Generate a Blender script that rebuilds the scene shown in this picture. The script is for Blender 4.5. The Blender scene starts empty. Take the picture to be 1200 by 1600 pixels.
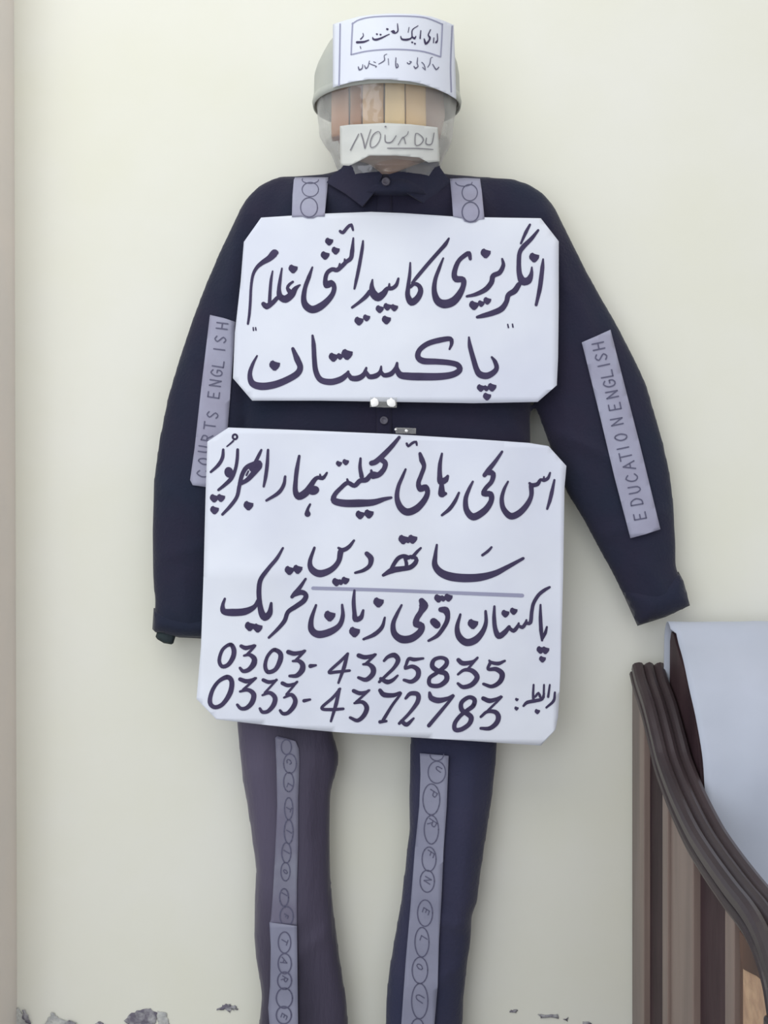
import bpy, bmesh, math, random
import numpy as np
from mathutils import Vector, noise
from mathutils.bvhtree import BVHTree
random.seed(7)
S = bpy.context.scene
COL = S.collection
# ------------------------------------------------------------------ camera, light, exposure
D, F, CZ = 1.8, 1800.0, 0.93          # camera distance to the wall, focal length (px at 1200x1600), camera height
cd = bpy.data.cameras.new('camera'); cam = bpy.data.objects.new('camera', cd); COL.objects.link(cam)
cam.location = (0, -D, CZ); cam.rotation_euler = (math.radians(90), 0, 0)
cd.sensor_fit = 'VERTICAL'; cd.sensor_height = 24; cd.lens = 27; cd.clip_start = 0.02
S.camera = cam
w = bpy.data.worlds.new('world'); S.world = w; w.use_nodes = True
w.node_tree.nodes['Background'].inputs[0].default_value = (0.93, 0.96, 1.0, 1)
w.node_tree.nodes['Background'].inputs[1].default_value = 0.80
def area(name, loc, target, size, power, color):
    l = bpy.data.lights.new(name, 'AREA'); l.shape = 'RECTANGLE'; l.size, l.size_y = size; l.energy = power; l.color = color
    o = bpy.data.objects.new(name, l); COL.objects.link(o); o.location = loc
    o.rotation_euler = (Vector(target) - Vector(loc)).to_track_quat('-Z', 'Y').to_euler(); return o
area('ceiling_lamp', (-0.8, -1.7, 2.75), (-.3, 0, 1.45), (2.0, 1.1), 14, (1.0, 0.97, 0.82))
area('front_left_fill', (-1.2, -3.0, 1.2), (0.1, 0, .75), (1.6, 1.8), 14, (0.86, 0.90, 1.0))  # unseen soft fill lamp, added to brighten from the front left
S.view_settings.view_transform = 'Standard'; S.view_settings.look = 'None'
S.view_settings.gamma = 1; S.view_settings.use_curve_mapping = False; S.view_settings.exposure = 0.22

# ------------------------------------------------------------------ helpers
def srgb(r, g, b):
    f = lambda c: (c/12.92 if c <= .04045 else ((c+.055)/1.055)**2.4)
    return (f(r/255), f(g/255), f(b/255), 1)
def mat(name, col, rough=.7, col2=None, scale=8, stretch=(1,1,1), bump=0, bscale=60, sheen=0, coat=0, detail=4, lo=.35, hi=.65, metal=0, spec=.5):
    m = bpy.data.materials.new(name); m.use_nodes = True; nt = m.node_tree; b = nt.nodes['Principled BSDF']
    b.inputs['Base Color'].default_value = col; b.inputs['Roughness'].default_value = rough; b.inputs['Metallic'].default_value = metal
    b.inputs['Specular IOR Level'].default_value = spec
    if sheen: b.inputs['Sheen Weight'].default_value = sheen; b.inputs['Sheen Roughness'].default_value = .5
    if coat: b.inputs['Coat Weight'].default_value = coat; b.inputs['Coat Roughness'].default_value = .15
    tc = nt.nodes.new('ShaderNodeTexCoord'); mp = nt.nodes.new('ShaderNodeMapping'); mp.inputs['Scale'].default_value = stretch
    nt.links.new(tc.outputs['Object'], mp.inputs[0])
    if col2:
        n = nt.nodes.new('ShaderNodeTexNoise'); n.inputs['Scale'].default_value = scale; n.inputs['Detail'].default_value = detail
        nt.links.new(mp.outputs[0], n.inputs['Vector'])
        r = nt.nodes.new('ShaderNodeValToRGB'); r.color_ramp.elements[0].color = col; r.color_ramp.elements[1].color = col2
        r.color_ramp.elements[0].position = lo; r.color_ramp.elements[1].position = hi
        nt.links.new(n.outputs['Fac'], r.inputs[0]); nt.links.new(r.outputs[0], b.inputs['Base Color'])
    if bump:
        n2 = nt.nodes.new('ShaderNodeTexNoise'); n2.inputs['Scale'].default_value = bscale; n2.inputs['Detail'].default_value = 3
        nt.links.new(mp.outputs[0], n2.inputs['Vector'])
        bp = nt.nodes.new('ShaderNodeBump'); bp.inputs['Strength'].default_value = bump; bp.inputs['Distance'].default_value = .004
        nt.links.new(n2.outputs['Fac'], bp.inputs['Height']); nt.links.new(bp.outputs[0], b.inputs['Normal'])
    return m
M = {
 'wall': mat('wall_paint', srgb(230,230,217), .75, srgb(233,233,225), 3.5, bump=.12, bscale=14),
 'wall_left': mat('side_wall_paint', srgb(234,225,218), .8, srgb(226,220,215), 5, bump=.1),
 'floor': mat('floor_cement', srgb(178,176,172), .6, srgb(155,152,148), 12, bump=.2),
 'peel': mat('bare_plaster', srgb(112,108,122), .95, srgb(176,176,180), 70, bump=.8, bscale=160, lo=.42, hi=.6),
 'crumb': mat('loose_plaster', srgb(170,172,174), .95, srgb(205,207,204), 60, bump=.8, bscale=160),
 'shirt': mat('navy_black_cloth', srgb(43,41,60), .92, srgb(36,42,60), 7, bump=.25, bscale=220, sheen=.15, spec=.15),
 'collar': mat('collar_cloth', srgb(54,52,70), .92, srgb(46,50,70), 9, bump=.25, bscale=220, sheen=.15, spec=.15),
 'leg_grey': mat('sheen_streaked_cloth', srgb(50,46,64), .6, srgb(88,82,104), 9, (1,1,.22), detail=1, bump=.3, bscale=180, sheen=.2, spec=.3),  # lighter vertical streaks paint the leg's sheen into the base colour
 'leg_navy': mat('navy_trouser_cloth', srgb(48,51,76), .85, srgb(58,58,82), 7, bump=.3, bscale=180, sheen=.2, spec=.2),
 'paper': mat('white_card', srgb(214,219,236), .55, srgb(226,231,243), 4, bump=.4, bscale=11, spec=.35),
 'ink': mat('marker_ink', srgb(60,54,84), .7, srgb(70,63,94), 30, spec=.2),
 'ink_grey': mat('ruled_line_ink', srgb(150,152,180), .6),
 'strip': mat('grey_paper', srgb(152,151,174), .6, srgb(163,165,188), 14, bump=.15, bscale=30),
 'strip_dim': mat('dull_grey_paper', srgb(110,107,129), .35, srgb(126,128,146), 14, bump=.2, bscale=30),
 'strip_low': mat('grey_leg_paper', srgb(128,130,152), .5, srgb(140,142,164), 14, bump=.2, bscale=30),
 'pencil': mat('pen_ink', srgb(88,88,114), .6),
 'label': mat('label_paper', srgb(205,206,202), .5, srgb(196,199,199), 10, bump=.25, bscale=30),
 'cap': mat('cap_grey', srgb(184,187,180), .6, srgb(172,176,172), 12, bump=.1),
 'green': mat('green_cloth', srgb(52,66,68), .9, srgb(38,48,54), 40),
 'button': mat('button_dark', srgb(88,86,100), .4),
 'rail': mat('dark_varnish', srgb(66,55,58), .4, srgb(50,44,48), 9, (1,.25,1), bump=.2, coat=.15, spec=.4),
 'panel': mat('dark_panel_wood', srgb(50,34,40), .6, srgb(74,56,60), 14, (1,1,.3), bump=.15, spec=.25),
 'stile': mat('light_stile_wood', srgb(138,120,112), .5, srgb(116,100,94), 22, (1,1,.12), bump=.2, coat=.15),
 'groove': mat('brown_groove', srgb(98,72,60), .6, srgb(74,56,50), 20, (1,1,.2)),
 'grain': mat('greyed_edge_wood', srgb(130,112,108), .5, srgb(104,88,86), 22, (1,1,.15), bump=.2, coat=.2),
 'peach': mat('peach_veneer', srgb(196,164,134), .6, srgb(172,140,116), 45, bump=.6, bscale=90),
 'cloth': mat('white_sheet', srgb(174,181,196), .85, srgb(184,190,206), 5, bump=.15, bscale=25, sheen=.2),
 'fill': mat('bundled_cloth', srgb(190,168,158), .9, srgb(172,156,150), 18, bump=.5, bscale=40),
 'neck': mat('brown_card', srgb(170,135,118), .5, srgb(156,124,108), 12, coat=.3),
}
TAN = [mat('card_tan', srgb(*c), .6, srgb(*[int(v*.93) for v in c]), 20, (1,1,.3), bump=.2) for c in
       [(178,126,88),(164,116,82),(206,168,124),(236,208,156),(220,188,140)]]
def clear(name, body, gloss, tint=(1,1,1,1), rough=.12):
    m = bpy.data.materials.new(name); m.use_nodes = True; nt = m.node_tree; nt.nodes.clear()
    out = nt.nodes.new('ShaderNodeOutputMaterial'); tr = nt.nodes.new('ShaderNodeBsdfTransparent'); tr.inputs[0].default_value = tint
    df = nt.nodes.new('ShaderNodeBsdfDiffuse'); df.inputs[0].default_value = (.78,.79,.78,1)
    gl = nt.nodes.new('ShaderNodeBsdfGlossy'); gl.inputs['Roughness'].default_value = rough
    lw = nt.nodes.new('ShaderNodeLayerWeight'); lw.inputs[0].default_value = .35
    ad = nt.nodes.new('ShaderNodeMath'); ad.operation = 'MULTIPLY_ADD'; ad.inputs[1].default_value = .5; ad.inputs[2].default_value = body
    cl = nt.nodes.new('ShaderNodeClamp')
    n = nt.nodes.new('ShaderNodeTexNoise'); n.inputs['Scale'].default_value = 28; n.inputs['Detail'].default_value = 2
    bp = nt.nodes.new('ShaderNodeBump'); bp.inputs['Strength'].default_value = .6; bp.inputs['Distance'].default_value = .01
    tc = nt.nodes.new('ShaderNodeTexCoord'); nt.links.new(tc.outputs['Object'], n.inputs['Vector'])
    nt.links.new(n.outputs['Fac'], bp.inputs['Height']); nt.links.new(bp.outputs[0], gl.inputs['Normal'])
    m1 = nt.nodes.new('ShaderNodeMixShader'); m2 = nt.nodes.new('ShaderNodeMixShader'); m2.inputs[0].default_value = gloss
    nt.links.new(lw.outputs['Facing'], ad.inputs[0]); nt.links.new(ad.outputs[0], cl.inputs[0]); nt.links.new(cl.outputs[0], m1.inputs[0])
    nt.links.new(tr.outputs[0], m1.inputs[1]); nt.links.new(df.outputs[0], m1.inputs[2])
    nt.links.new(m1.outputs[0], m2.inputs[1]); nt.links.new(gl.outputs[0], m2.inputs[2]); nt.links.new(m2.outputs[0], out.inputs[0]); return m
M['bag'] = clear('clear_plastic_bag', .12, .07)
M['tape'] = clear('clear_tape', .12, .012, rough=.2)
M['glint'] = mat('white_tape_glint', (.95,.95,.96,1), .15, coat=1, spec=1)  # near-white base colour stands in for bright glints on the tape

def link(name, me, m, parent=None):
    o = bpy.data.objects.new(name, me); COL.objects.link(o)
    if m: me.materials.append(m)
    if parent:
        o.parent = parent; o.matrix_parent_inverse = parent.matrix_world.inverted() if parent.type == 'EMPTY' else o.matrix_parent_inverse
    return o
def smooth(me, flag=True):
    for p in me.polygons: p.use_smooth = flag
def from_bm(name, bm, m, parent=None, sm=False):
    me = bpy.data.meshes.new(name); bm.to_mesh(me); bm.free(); smooth(me, sm); return link(name, me, m, parent)
def from_py(name, v, f, m, parent=None, sm=False):
    me = bpy.data.meshes.new(name); me.from_pydata([tuple(p) for p in v], [], f); me.update(); smooth(me, sm); return link(name, me, m, parent)
def tag(o, label=None, cat=None, group=None, kind=None):
    for k, val in (('label',label),('category',cat),('group',group),('kind',kind)):
        if val: o[k] = val
    return o
def bevel(o, wd=.002, seg=2):
    b = o.modifiers.new('bevel', 'BEVEL'); b.width = wd; b.segments = seg; b.limit_method = 'ANGLE'; b.angle_limit = .6; return o
def box_bm(x0, x1, y0, y1, z0, z1):
    bm = bmesh.new(); bmesh.ops.create_cube(bm, size=1)
    for v in bm.verts: v.co = Vector(((x0+x1)/2+v.co.x*(x1-x0), (y0+y1)/2+v.co.y*(y1-y0), (z0+z1)/2+v.co.z*(z1-z0)))
    return bm
def P(px, py, t):                        # a point t metres in front of the back wall
    d = D - t; return Vector(((px-600)*d/F, -t, CZ+(800-py)*d/F))

def catmull(pts, step):
    pts = [np.array(p, float) for p in pts]
    if len(pts) == 1: return pts
    ext = [2*pts[0]-pts[1]] + pts + [2*pts[-1]-pts[-2]]
    if np.allclose(pts[0][:2], pts[-1][:2]) and len(pts) > 3: ext[0] = pts[-2]; ext[-1] = pts[1]
    out = []
    for i in range(1, len(ext)-2):
        p0, p1, p2, p3 = ext[i-1:i+3]; n = max(2, int(np.linalg.norm((p2-p1)[:2])/step))
        for k in range(n):
            s = k/n
            q = .5*((2*p1)+(-p0+p2)*s+(2*p0-5*p1+4*p2-p3)*s*s+(-p0+3*p1-3*p2+p3)*s**3)
            if len(q) > 2: q[2] = p1[2]*(1-s)+p2[2]*s
            out.append(q)
    out.append(pts[-1]); return out
class Ink:                               # pen strokes on a surface fn(px,py)->Vector
    def __init__(s, fn, off=(0,0), sc=1.0, fat=0): s.v=[]; s.f=[]; s.fn=fn; s.off=off; s.sc=sc; s.fat=fat
    def at(s, off, sc): s.off=off; s.sc=sc; return s
    def add(s, poly):
        b = len(s.v); s.v += [s.fn(*p) for p in poly]; s.f.append(tuple(range(b, b+len(poly))))
    def disc(s, x, y, r, n=10, ry=None, rot=0):
        ry = ry or r; c, k = math.cos(rot), math.sin(rot)
        s.add([(x+r*math.cos(a)*c-ry*math.sin(a)*k, y-(r*math.cos(a)*k+ry*math.sin(a)*c)) for a in [2*math.pi*i/n for i in range(n)]])
    def T(s, p): return (s.off[0]+p[0]/s.sc, s.off[1]+p[1]/s.sc)
    def st(s, *strokes):
        for t in strokes:
            pts = []; w = 16
            for p in t:
                if len(p) > 2: w = p[2]
                x, y = s.T(p); pts.append((x, y, w/s.sc+s.fat))
            q = catmull(pts, 2.2)
            L = []; R = []
            for i, p in enumerate(q):
                a = q[max(0, i-1)]; b = q[min(len(q)-1, i+1)]; dx, dy = b[0]-a[0], b[1]-a[1]; l = math.hypot(dx, dy) or 1
                nx, ny = -dy/l*p[2]/2, dx/l*p[2]/2; L.append((p[0]+nx, p[1]+ny)); R.append((p[0]-nx, p[1]-ny))
            b = len(s.v); n = len(q)
            s.v += [s.fn(*p) for p in L] + [s.fn(*p) for p in R]
            s.f += [(b+i, b+i+1, b+n+i+1, b+n+i) for i in range(n-1)]
            for p in pts: s.disc(p[0], p[1], p[2]/2)
        return s
    def dot(s, *ds):                     # reed-pen dots: rounded lozenges with a nib tip
        for x, y, r in ds:
            x, y = s.T((x, y)); r = r/s.sc*.56
            pts = [(-1,-.25),(-.75,-.8),(-.3,-1.0),(.05,-.75),(.5,-.62),(1.05,-.5),(1.0,.1),(.65,.6),(.2,1.0),(-.25,.95),(-.65,.55),(-.95,.2)]
            s.add([(x+a*r, y+b*r) for a, b in pts])
        return s
    def blob(s, x, y, rx, ry, rot=0): x, y = s.T((x, y)); s.disc(x, y, rx/s.sc, 16, ry/s.sc, rot); return s
    def ring(s, x, y, rx, ry, w=8, a0=0, a1=360, rot=0):
        c, k = math.cos(math.radians(rot)), math.sin(math.radians(rot)); n = 14; t = []
        for i in range(n+1):
            a = math.radians(a0+(a1-a0)*i/n); u, v = rx*math.cos(a), ry*math.sin(a); t.append((x+u*c-v*k, y+u*k+v*c, w))
        return s.st(t)
    def build(s, name, m, parent, label=None): return tag(from_py(name, s.v, s.f, m, parent), label)

def sheet(name, poly, fn, m, parent=None, grid=12, thick=.0006):
    """a sheet cut to poly (photo-plane outline) and laid on the surface fn"""
    ar = sum(poly[i][0]*poly[(i+1)%len(poly)][1]-poly[(i+1)%len(poly)][0]*poly[i][1] for i in range(len(poly)))
    if ar > 0: poly = poly[::-1]
    bm = bmesh.new(); bm.faces.new([bm.verts.new((x, -y, 0)) for x, y in poly])
    xs = [p[0] for p in poly]; ys = [-p[1] for p in poly]
    for ax, lo, hi in ((0, min(xs), max(xs)), (1, min(ys), max(ys))):
        n = int((hi-lo)/grid)
        for i in range(1, n+1):
            c = [0,0,0]; c[ax] = lo+(hi-lo)*i/(n+1); nn = [0,0,0]; nn[ax] = 1
            bmesh.ops.bisect_plane(bm, geom=bm.verts[:]+bm.edges[:]+bm.faces[:], plane_co=c, plane_no=nn, dist=1e-4)
    for v in bm.verts: v.co = fn(v.co.x, -v.co.y)
    bm.normal_update()
    if sum(f.normal.y for f in bm.faces) > 0: bmesh.ops.reverse_faces(bm, faces=bm.faces[:])
    o = from_bm(name, bm, m, parent, True)
    sd = o.modifiers.new('thickness', 'SOLIDIFY'); sd.thickness = thick; sd.offset = -1
    return o

# ------------------------------------------------------------------ the room
def struct(o): o['kind'] = 'structure'; return o
wall = struct(from_bm('wall_back', box_bm(-2.6, 1.9, 0, .1, -.0, 2.9), M['wall']))
wl = struct(from_py('wall_left', [(-.5815,0,2.9),(-.5815,-.12,2.9),(-.573,-.12,0),(-.573,0,0),(-.70,0,2.9),(-.70,-.12,2.9),(-.70,-.12,0),(-.70,0,0)],
     [(0,1,2,3),(7,6,5,4),(0,4,5,1),(3,2,6,7),(1,5,6,2),(0,3,7,4)], M['wall_left']))
struct(from_bm('floor', box_bm(-2.6, 1.9, -3.4, .1, -.1, 0), M['floor']))
struct(from_bm('shade_wall_right', box_bm(1.8, 1.9, -3.2, 0, 0, 2.9), M['wall_left']))  # unseen side wall, added to cut the ambient light on the right
# peeled plaster near the foot of the wall (thin ragged scabs standing a little proud)
def scab(poly, m, t=.0016):
    pts = []
    for i, p in enumerate(poly):
        q = poly[(i+1) % len(poly)]
        for k in range(4):
            s = k/4; pts.append((p[0]+(q[0]-p[0])*s+random.uniform(-1.6,1.6), p[1]+(q[1]-p[1])*s+random.uniform(-1.4,1.4)))
    return sheet('peeled_plaster', pts, lambda x, y: P(x, y, t+.0008*noise.noise(Vector((x*.15, y*.15, 3)))), m, wall, 6, .0012)
scab([(194,1596),(203,1586),(218,1578),(236,1577),(246,1584),(244,1598),(232,1604),(205,1606)], M['peel'])
scab([(246,1580),(258,1581),(264,1594),(268,1606),(246,1606)], M['crumb'])
scab([(22,1580),(26,1574),(34,1584),(44,1590),(50,1606),(8,1612)], M['crumb'], .003)
scab([(36,1577),(43,1586),(49,1600),(41,1598),(33,1588)], M['peel'], .0055)
scab([(66,1604),(76,1590),(81,1581),(92,1592),(120,1598),(112,1612),(70,1612)], M['crumb'], .003)
scab([(100,1600),(110,1594),(121,1602),(118,1612),(100,1612)], M['peel'], .0055)
scab([(145,1602),(158,1596),(168,1604),(150,1612)], M['peel'])
scab([(338,1579),(346,1572),(356,1569),(368,1572),(373,1577),(362,1578),(360,1584),(352,1578)], M['peel'])
scab([(795,1580),(803,1577),(811,1579),(804,1583)], M['peel'])
scab([(840,1584),(852,1586),(873,1586),(872,1591),(846,1590)], M['peel'])
scab([(880,1592),(889,1591),(886,1596)], M['peel'])
scab([(910,1598),(922,1597),(930,1606),(912,1606)], M['peel'])
# uneven bare plaster below the frame continues down to the floor
for k in range(16):
    x = -20+k*60+random.uniform(-20,20); y = 1630+random.uniform(0,60); r = random.uniform(12,30)
    if x < 40: continue
    scab([(x+r*math.cos(a)*1.4, y+r*math.sin(a)*.8) for a in [i*.785 for i in range(8)]], random.choice([M['peel'], M['crumb']]))

# ------------------------------------------------------------------ the effigy: stuffed clothes and a bagged head
eff = bpy.data.objects.new('effigy', None); COL.objects.link(eff); eff.location = (0, -.06, 0)
bpy.context.view_layer.update()
tag(eff, 'life-sized stuffed clothes dummy in dark shirt and trousers standing against wall, bagged head', 'effigy')
def seg_dist(pts, poly):
    A = np.array(poly, float); B = np.roll(A, -1, 0); d = B-A; best = np.full(len(pts), 1e9)
    for a, v in zip(A, d):
        t = np.clip(((pts-a)@v)/max(v@v, 1e-9), 0, 1); best = np.minimum(best, np.linalg.norm(pts-(a+t[:,None]*v), axis=1))
    return best
def inside(pts, poly):
    x, y = pts[:,0], pts[:,1]; r = np.zeros(len(pts), bool); n = len(poly)
    for i in range(n):
        x1, y1 = poly[i]; x2, y2 = poly[(i+1) % n]
        if y1 == y2: continue
        c = ((y1 > y) != (y2 > y)) & (x < (x2-x1)*(y-y1)/(y2-y1)+x1); r ^= c
    return r
def puff(bm, poly, mid, front, back, R, fold=None):
    """stuffed cloth volume: outline, rim depth mid, swelling front/back over radius R (px)"""
    bm2 = bmesh.new(); ar = sum(poly[i][0]*poly[(i+1)%len(poly)][1]-poly[(i+1)%len(poly)][0]*poly[i][1] for i in range(len(poly)))
    if ar > 0: poly = poly[::-1]
    bm2.faces.new([bm2.verts.new((x, -y, 0)) for x, y in poly])
    xs = [p[0] for p in poly]; ys = [-p[1] for p in poly]
    for ax, lo, hi in ((0, min(xs), max(xs)), (1, min(ys), max(ys))):
        n = int((hi-lo)/7)
        for i in range(1, n+1):
            c = [0,0,0]; c[ax] = lo+(hi-lo)*i/(n+1); nn = [0,0,0]; nn[ax] = 1
            bmesh.ops.bisect_plane(bm2, geom=bm2.verts[:]+bm2.edges[:]+bm2.faces[:], plane_co=c, plane_no=nn, dist=1e-4)
    bm2.verts.ensure_lookup_table()
    pts = np.array([(v.co.x, -v.co.y) for v in bm2.verts]); dist = seg_dist(pts, poly)
    h = np.sqrt(np.clip(1-(1-np.clip(dist/R, 0, 1))**2, 0, 1)); rim = dist < .05; k = (D-mid)/F
    fr = []; bk = []
    for i, (x, y) in enumerate(pts):
        X, Z = (x-600)*k, CZ+(800-y)*k
        f = fold(x, y)*min(1, dist[i]/14) if fold else 0
        a = bm.verts.new((X, -(mid+h[i]*front+f), Z)); fr.append(a)
        bk.append(a if rim[i] else bm.verts.new((X, -(mid-h[i]*back), Z)))
    for f in bm2.faces:
        ids = [v.index for v in f.verts]
        try: bm.faces.new([fr[i] for i in ids])
        except ValueError: pass
        if not all(rim[i] for i in ids):
            try: bm.faces.new([bk[i] for i in reversed(ids)])
            except ValueError: pass
    bm2.free()
def cloth_obj(name, bm, m, parent, vox=.005, it=5):
    o = from_bm(name, bm, m, parent, True)
    r = o.modifiers.new('remesh', 'REMESH'); r.mode = 'VOXEL'; r.voxel_size = vox; r.use_smooth_shade = True
    s = o.modifiers.new('smooth', 'SMOOTH'); s.factor = .5; s.iterations = it
    return o
def bump_fold(lines):
    """drape folds: lines of (x0,y0,x1,y1,width,height)"""
    def f(x, y):
        r = 0
        for x0, y0, x1, y1, wd, ht in lines:
            vx, vy = x1-x0, y1-y0; L = vx*vx+vy*vy; t = ((x-x0)*vx+(y-y0)*vy)/L
            e = 1 if 0 <= t <= 1 else math.exp(-((min(abs(t), abs(t-1))*math.sqrt(L)/30)**2)); t = min(1, max(0, t))
            dd = math.hypot(x-x0-t*vx, y-y0-t*vy); r += ht*math.exp(-(dd/wd)**2)*e
        return r+.0022*noise.noise(Vector((x*.012, y*.008, 1)))
    return f
torso = [(505,272),(545,262),(655,262),(700,272),(745,276),(790,300),(808,400),(822,520),(829,640),(830,700),(832,860),(828,1040),(392,1040),(384,860),(380,700),(376,500),(392,360),(420,296),(455,276)]
sl_l = [(475,274),(440,275),(422,281),(405,290),(390,304),(378,320),(358,362),(340,400),(319,450),(300,500),(280,560),(262,620),(248,690),(240,750),(237,830),(238,900),(242,940),(239,983),(243,987),(280,995),(320,997),(352,996),(362,900),(378,780),(398,620),(425,450),(480,350)]
sl_r = [(735,275),(770,277),(800,279),(828,288),(850,303),(868,325),(880,350),(900,390),(920,430),(940,466),(960,500),(990,558),(1010,600),(1022,642),(1036,690),(1047,740),(1054,800),(1056,850),(1056,885),(1066,910),(1076,945),(1040,962),(997,976),(978,940),(960,902),(935,856),(908,806),(884,768),(868,720),(856,690),(838,640),(824,560),(800,440),(740,350)]
bm = bmesh.new()
puff(bm, torso, .045, .042, .030, 110, bump_fold([(560,300,520,420,14,.004),(660,300,700,420,14,.004),(480,640,700,660,12,.003),(760,600,820,700,10,.004)]))
puff(bm, sl_l, .045, .026, .030, 60, bump_fold([(300,560,340,700,10,.004),(260,760,330,820,9,.0035),(255,870,330,850,9,.003),(380,340,360,460,12,.005),(290,900,300,985,8,.003)]))
puff(bm, sl_r, .045, .026, .030, 60, bump_fold([(900,480,960,640,11,.004),(870,680,960,720,9,.005),(880,640,900,740,9,.003),(930,840,1030,800,9,.0035),(1000,880,1040,940,9,.003),(850,340,880,460,12,.005)]))
shirt = cloth_obj('shirt', bm, M['shirt'], eff)
def tlegs():
    L = [(398,960),(600,960),(600,1075),(560,1082),(528,1100),(519,1144),(527,1166),(530,1183),(527,1205),(519,1228),(517,1250),(516,1300),(517,1360),(519,1400),(523,1432),(532,1500),(543,1570),(545,1620),(545,1690),(540,1704),(412,1704),(405,1690),(404,1600),(409,1555),(400,1500),(396,1465),(397,1400),(400,1360),(392,1300),(385,1252),(378,1215),(373,1160),(369,1129),(372,1060),(384,1000)]
    Rr = [(590,960),(762,960),(775,1010),(780,1080),(777,1165),(773,1215),(768,1255),(758,1320),(750,1375),(746,1410),(738,1429),(737,1460),(729,1519),(725,1560),(723,1600),(720,1690),(716,1704),(600,1704),(596,1690),(602,1600),(603,1560),(606,1525),(614,1475),(624,1420),(629,1385),(633,1348),(639,1295),(638,1240),(640,1200),(641,1153),(636,1110),(590,1080)]
    return L, Rr
Lp, Rp = tlegs()
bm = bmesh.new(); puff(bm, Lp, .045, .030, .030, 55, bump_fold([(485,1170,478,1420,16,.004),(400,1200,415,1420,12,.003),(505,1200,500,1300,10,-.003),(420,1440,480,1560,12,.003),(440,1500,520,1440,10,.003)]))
legl = cloth_obj('trouser_leg', bm, M['leg_grey'], eff); tag(legl, 'greyish purple trouser leg with sheen in its colour')
bm = bmesh.new(); puff(bm, Rp, .045, .030, .030, 55, bump_fold([(735,1180,722,1430,16,.004),(660,1420,730,1440,10,.004),(655,1530,720,1500,10,.003),(640,1250,650,1400,10,.003)]))
legr = cloth_obj('trouser_leg', bm, M['leg_navy'], eff); tag(legr, 'dark navy trouser leg')
# surfaces of the clothes, for laying papers on them
bpy.context.view_layer.update(); dg = bpy.context.evaluated_depsgraph_get()
def bvh(o):
    e = o.evaluated_get(dg); me = e.to_mesh(); mw = o.matrix_world
    t = BVHTree.FromPolygons([mw@v.co for v in me.vertices], [tuple(p.vertices) for p in me.polygons]); e.to_mesh_clear(); return t
BV = [bvh(shirt), bvh(legl), bvh(legr)]
def hit(px, py, trees=BV):
    o = Vector((0,-D,CZ)); d = (P(px, py, 0)-o).normalized(); best = None
    for tr in trees:
        h = tr.ray_cast(o, d)
        if h[0] is not None and (best is None or -h[0].y > best): best = -h[0].y
    return best
def fitted(poly, lift=.0012, deg=(2,5)):
    """a smooth sheet surface resting on the clothes under poly"""
    xs = [p[0] for p in poly]; ys = [p[1] for p in poly]; G = []
    for x in np.linspace(min(xs), max(xs), 14):
        for y in np.linspace(min(ys), max(ys), 50):
            if inside(np.array([[x, y]]), poly)[0]:
                h = hit(x, y)
                if h: G.append((x, y, h))
    G = np.array(G); cx, cy = G[:,0].mean(), G[:,1].mean(); sx, sy = max(1, np.ptp(G[:,0])/2), max(1, np.ptp(G[:,1])/2)
    def basis(x, y): return [((x-cx)/sx)**i*((y-cy)/sy)**j for i in range(deg[0]+1) for j in range(deg[1]+1) if i+j <= max(deg)]
    A = np.array([basis(x, y) for x, y, _ in G]); co = np.linalg.lstsq(A, G[:,2], rcond=None)[0]
    up = np.percentile(G[:,2]-A@co, 100)+lift
    return lambda x, y, e=0: P(x, y, float(np.dot(basis(x, y), co))+up+e)
# collar, placket, buttons, cuffs (parts of the shirt)
def lay(poly, name, m, parent, bow, base=.05, edge=.004, R=25):
    bm = bmesh.new(); puff(bm, poly, base, bow, .004, R); o = from_bm(name, bm, m, parent, True); return o
colL = [(541,252),(556,251),(575,256),(590,266),(598,273),(587,298),(566,323),(540,303),(518,290),(510,285),(520,272),(533,263)]
colR = [(606,273),(622,268),(645,259),(668,251),(684,250),(688,262),(695,272),(705,285),(690,296),(664,319),(640,304),(618,290)]
def colf(x, y): return P(x, y, .106-.030*((x-600)/100)**2-.010*max(0, (y-262)/60)+.001*noise.noise(Vector((x*.05, y*.05, 2))))
for c in (colL, colR): bevel(sheet('collar', c, colf, M['collar'], shirt, 6, .0035), .001)
pl = [(590,285),(612,285),(614,420),(612,600),(612,800),(588,800),(588,600),(588,420)]
pf = fitted(pl, .0006); sheet('placket', pl, lambda x, y: pf(x, y), M['shirt'], shirt, 12, .0025)
for bx, by in ((603,278),(600,657)):
    bm = bmesh.new()
    prof = [(0,.0015),(.003,.0015),(.0042,.0030),(.0056,.0030),(.0062,.0015),(.0062,0)]
    c = pf(bx, by, .0005) if by > 300 else P(bx, by+6, .1075)
    n = 20; vs = [[bm.verts.new(c+Vector((r*math.cos(2*math.pi*i/n), -h, r*math.sin(2*math.pi*i/n)))) for i in range(n)] for r, h in prof[1:]]
    bm.faces.new(vs[0])
    for a, b in zip(vs, vs[1:]):
        for i in range(n): bm.faces.new((a[i], b[i], b[(i+1)%n], a[(i+1)%n]))
    bmesh.ops.recalc_face_normals(bm, faces=bm.faces[:]); from_bm('button', bm, M['button'], shirt, True)
cuL = [(240,950),(238,983),(243,988),(280,996),(320,998),(354,997),(356,955),(300,958)]
cuR = [(1060,893),(1068,908),(1078,946),(1040,964),(996,978),(970,920),(1012,915)]
for c, lb in ((cuL,None),(cuR,None)): lay(c, 'cuff', M['shirt'], shirt, .029, .045, R=34)
lay([(246,985),(268,985),(275,992),(271,1005),(268,1007),(256,1005),(246,999),(243,995)], 'sleeve_lining', M['green'], shirt, .006, .05, R=8)

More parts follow.
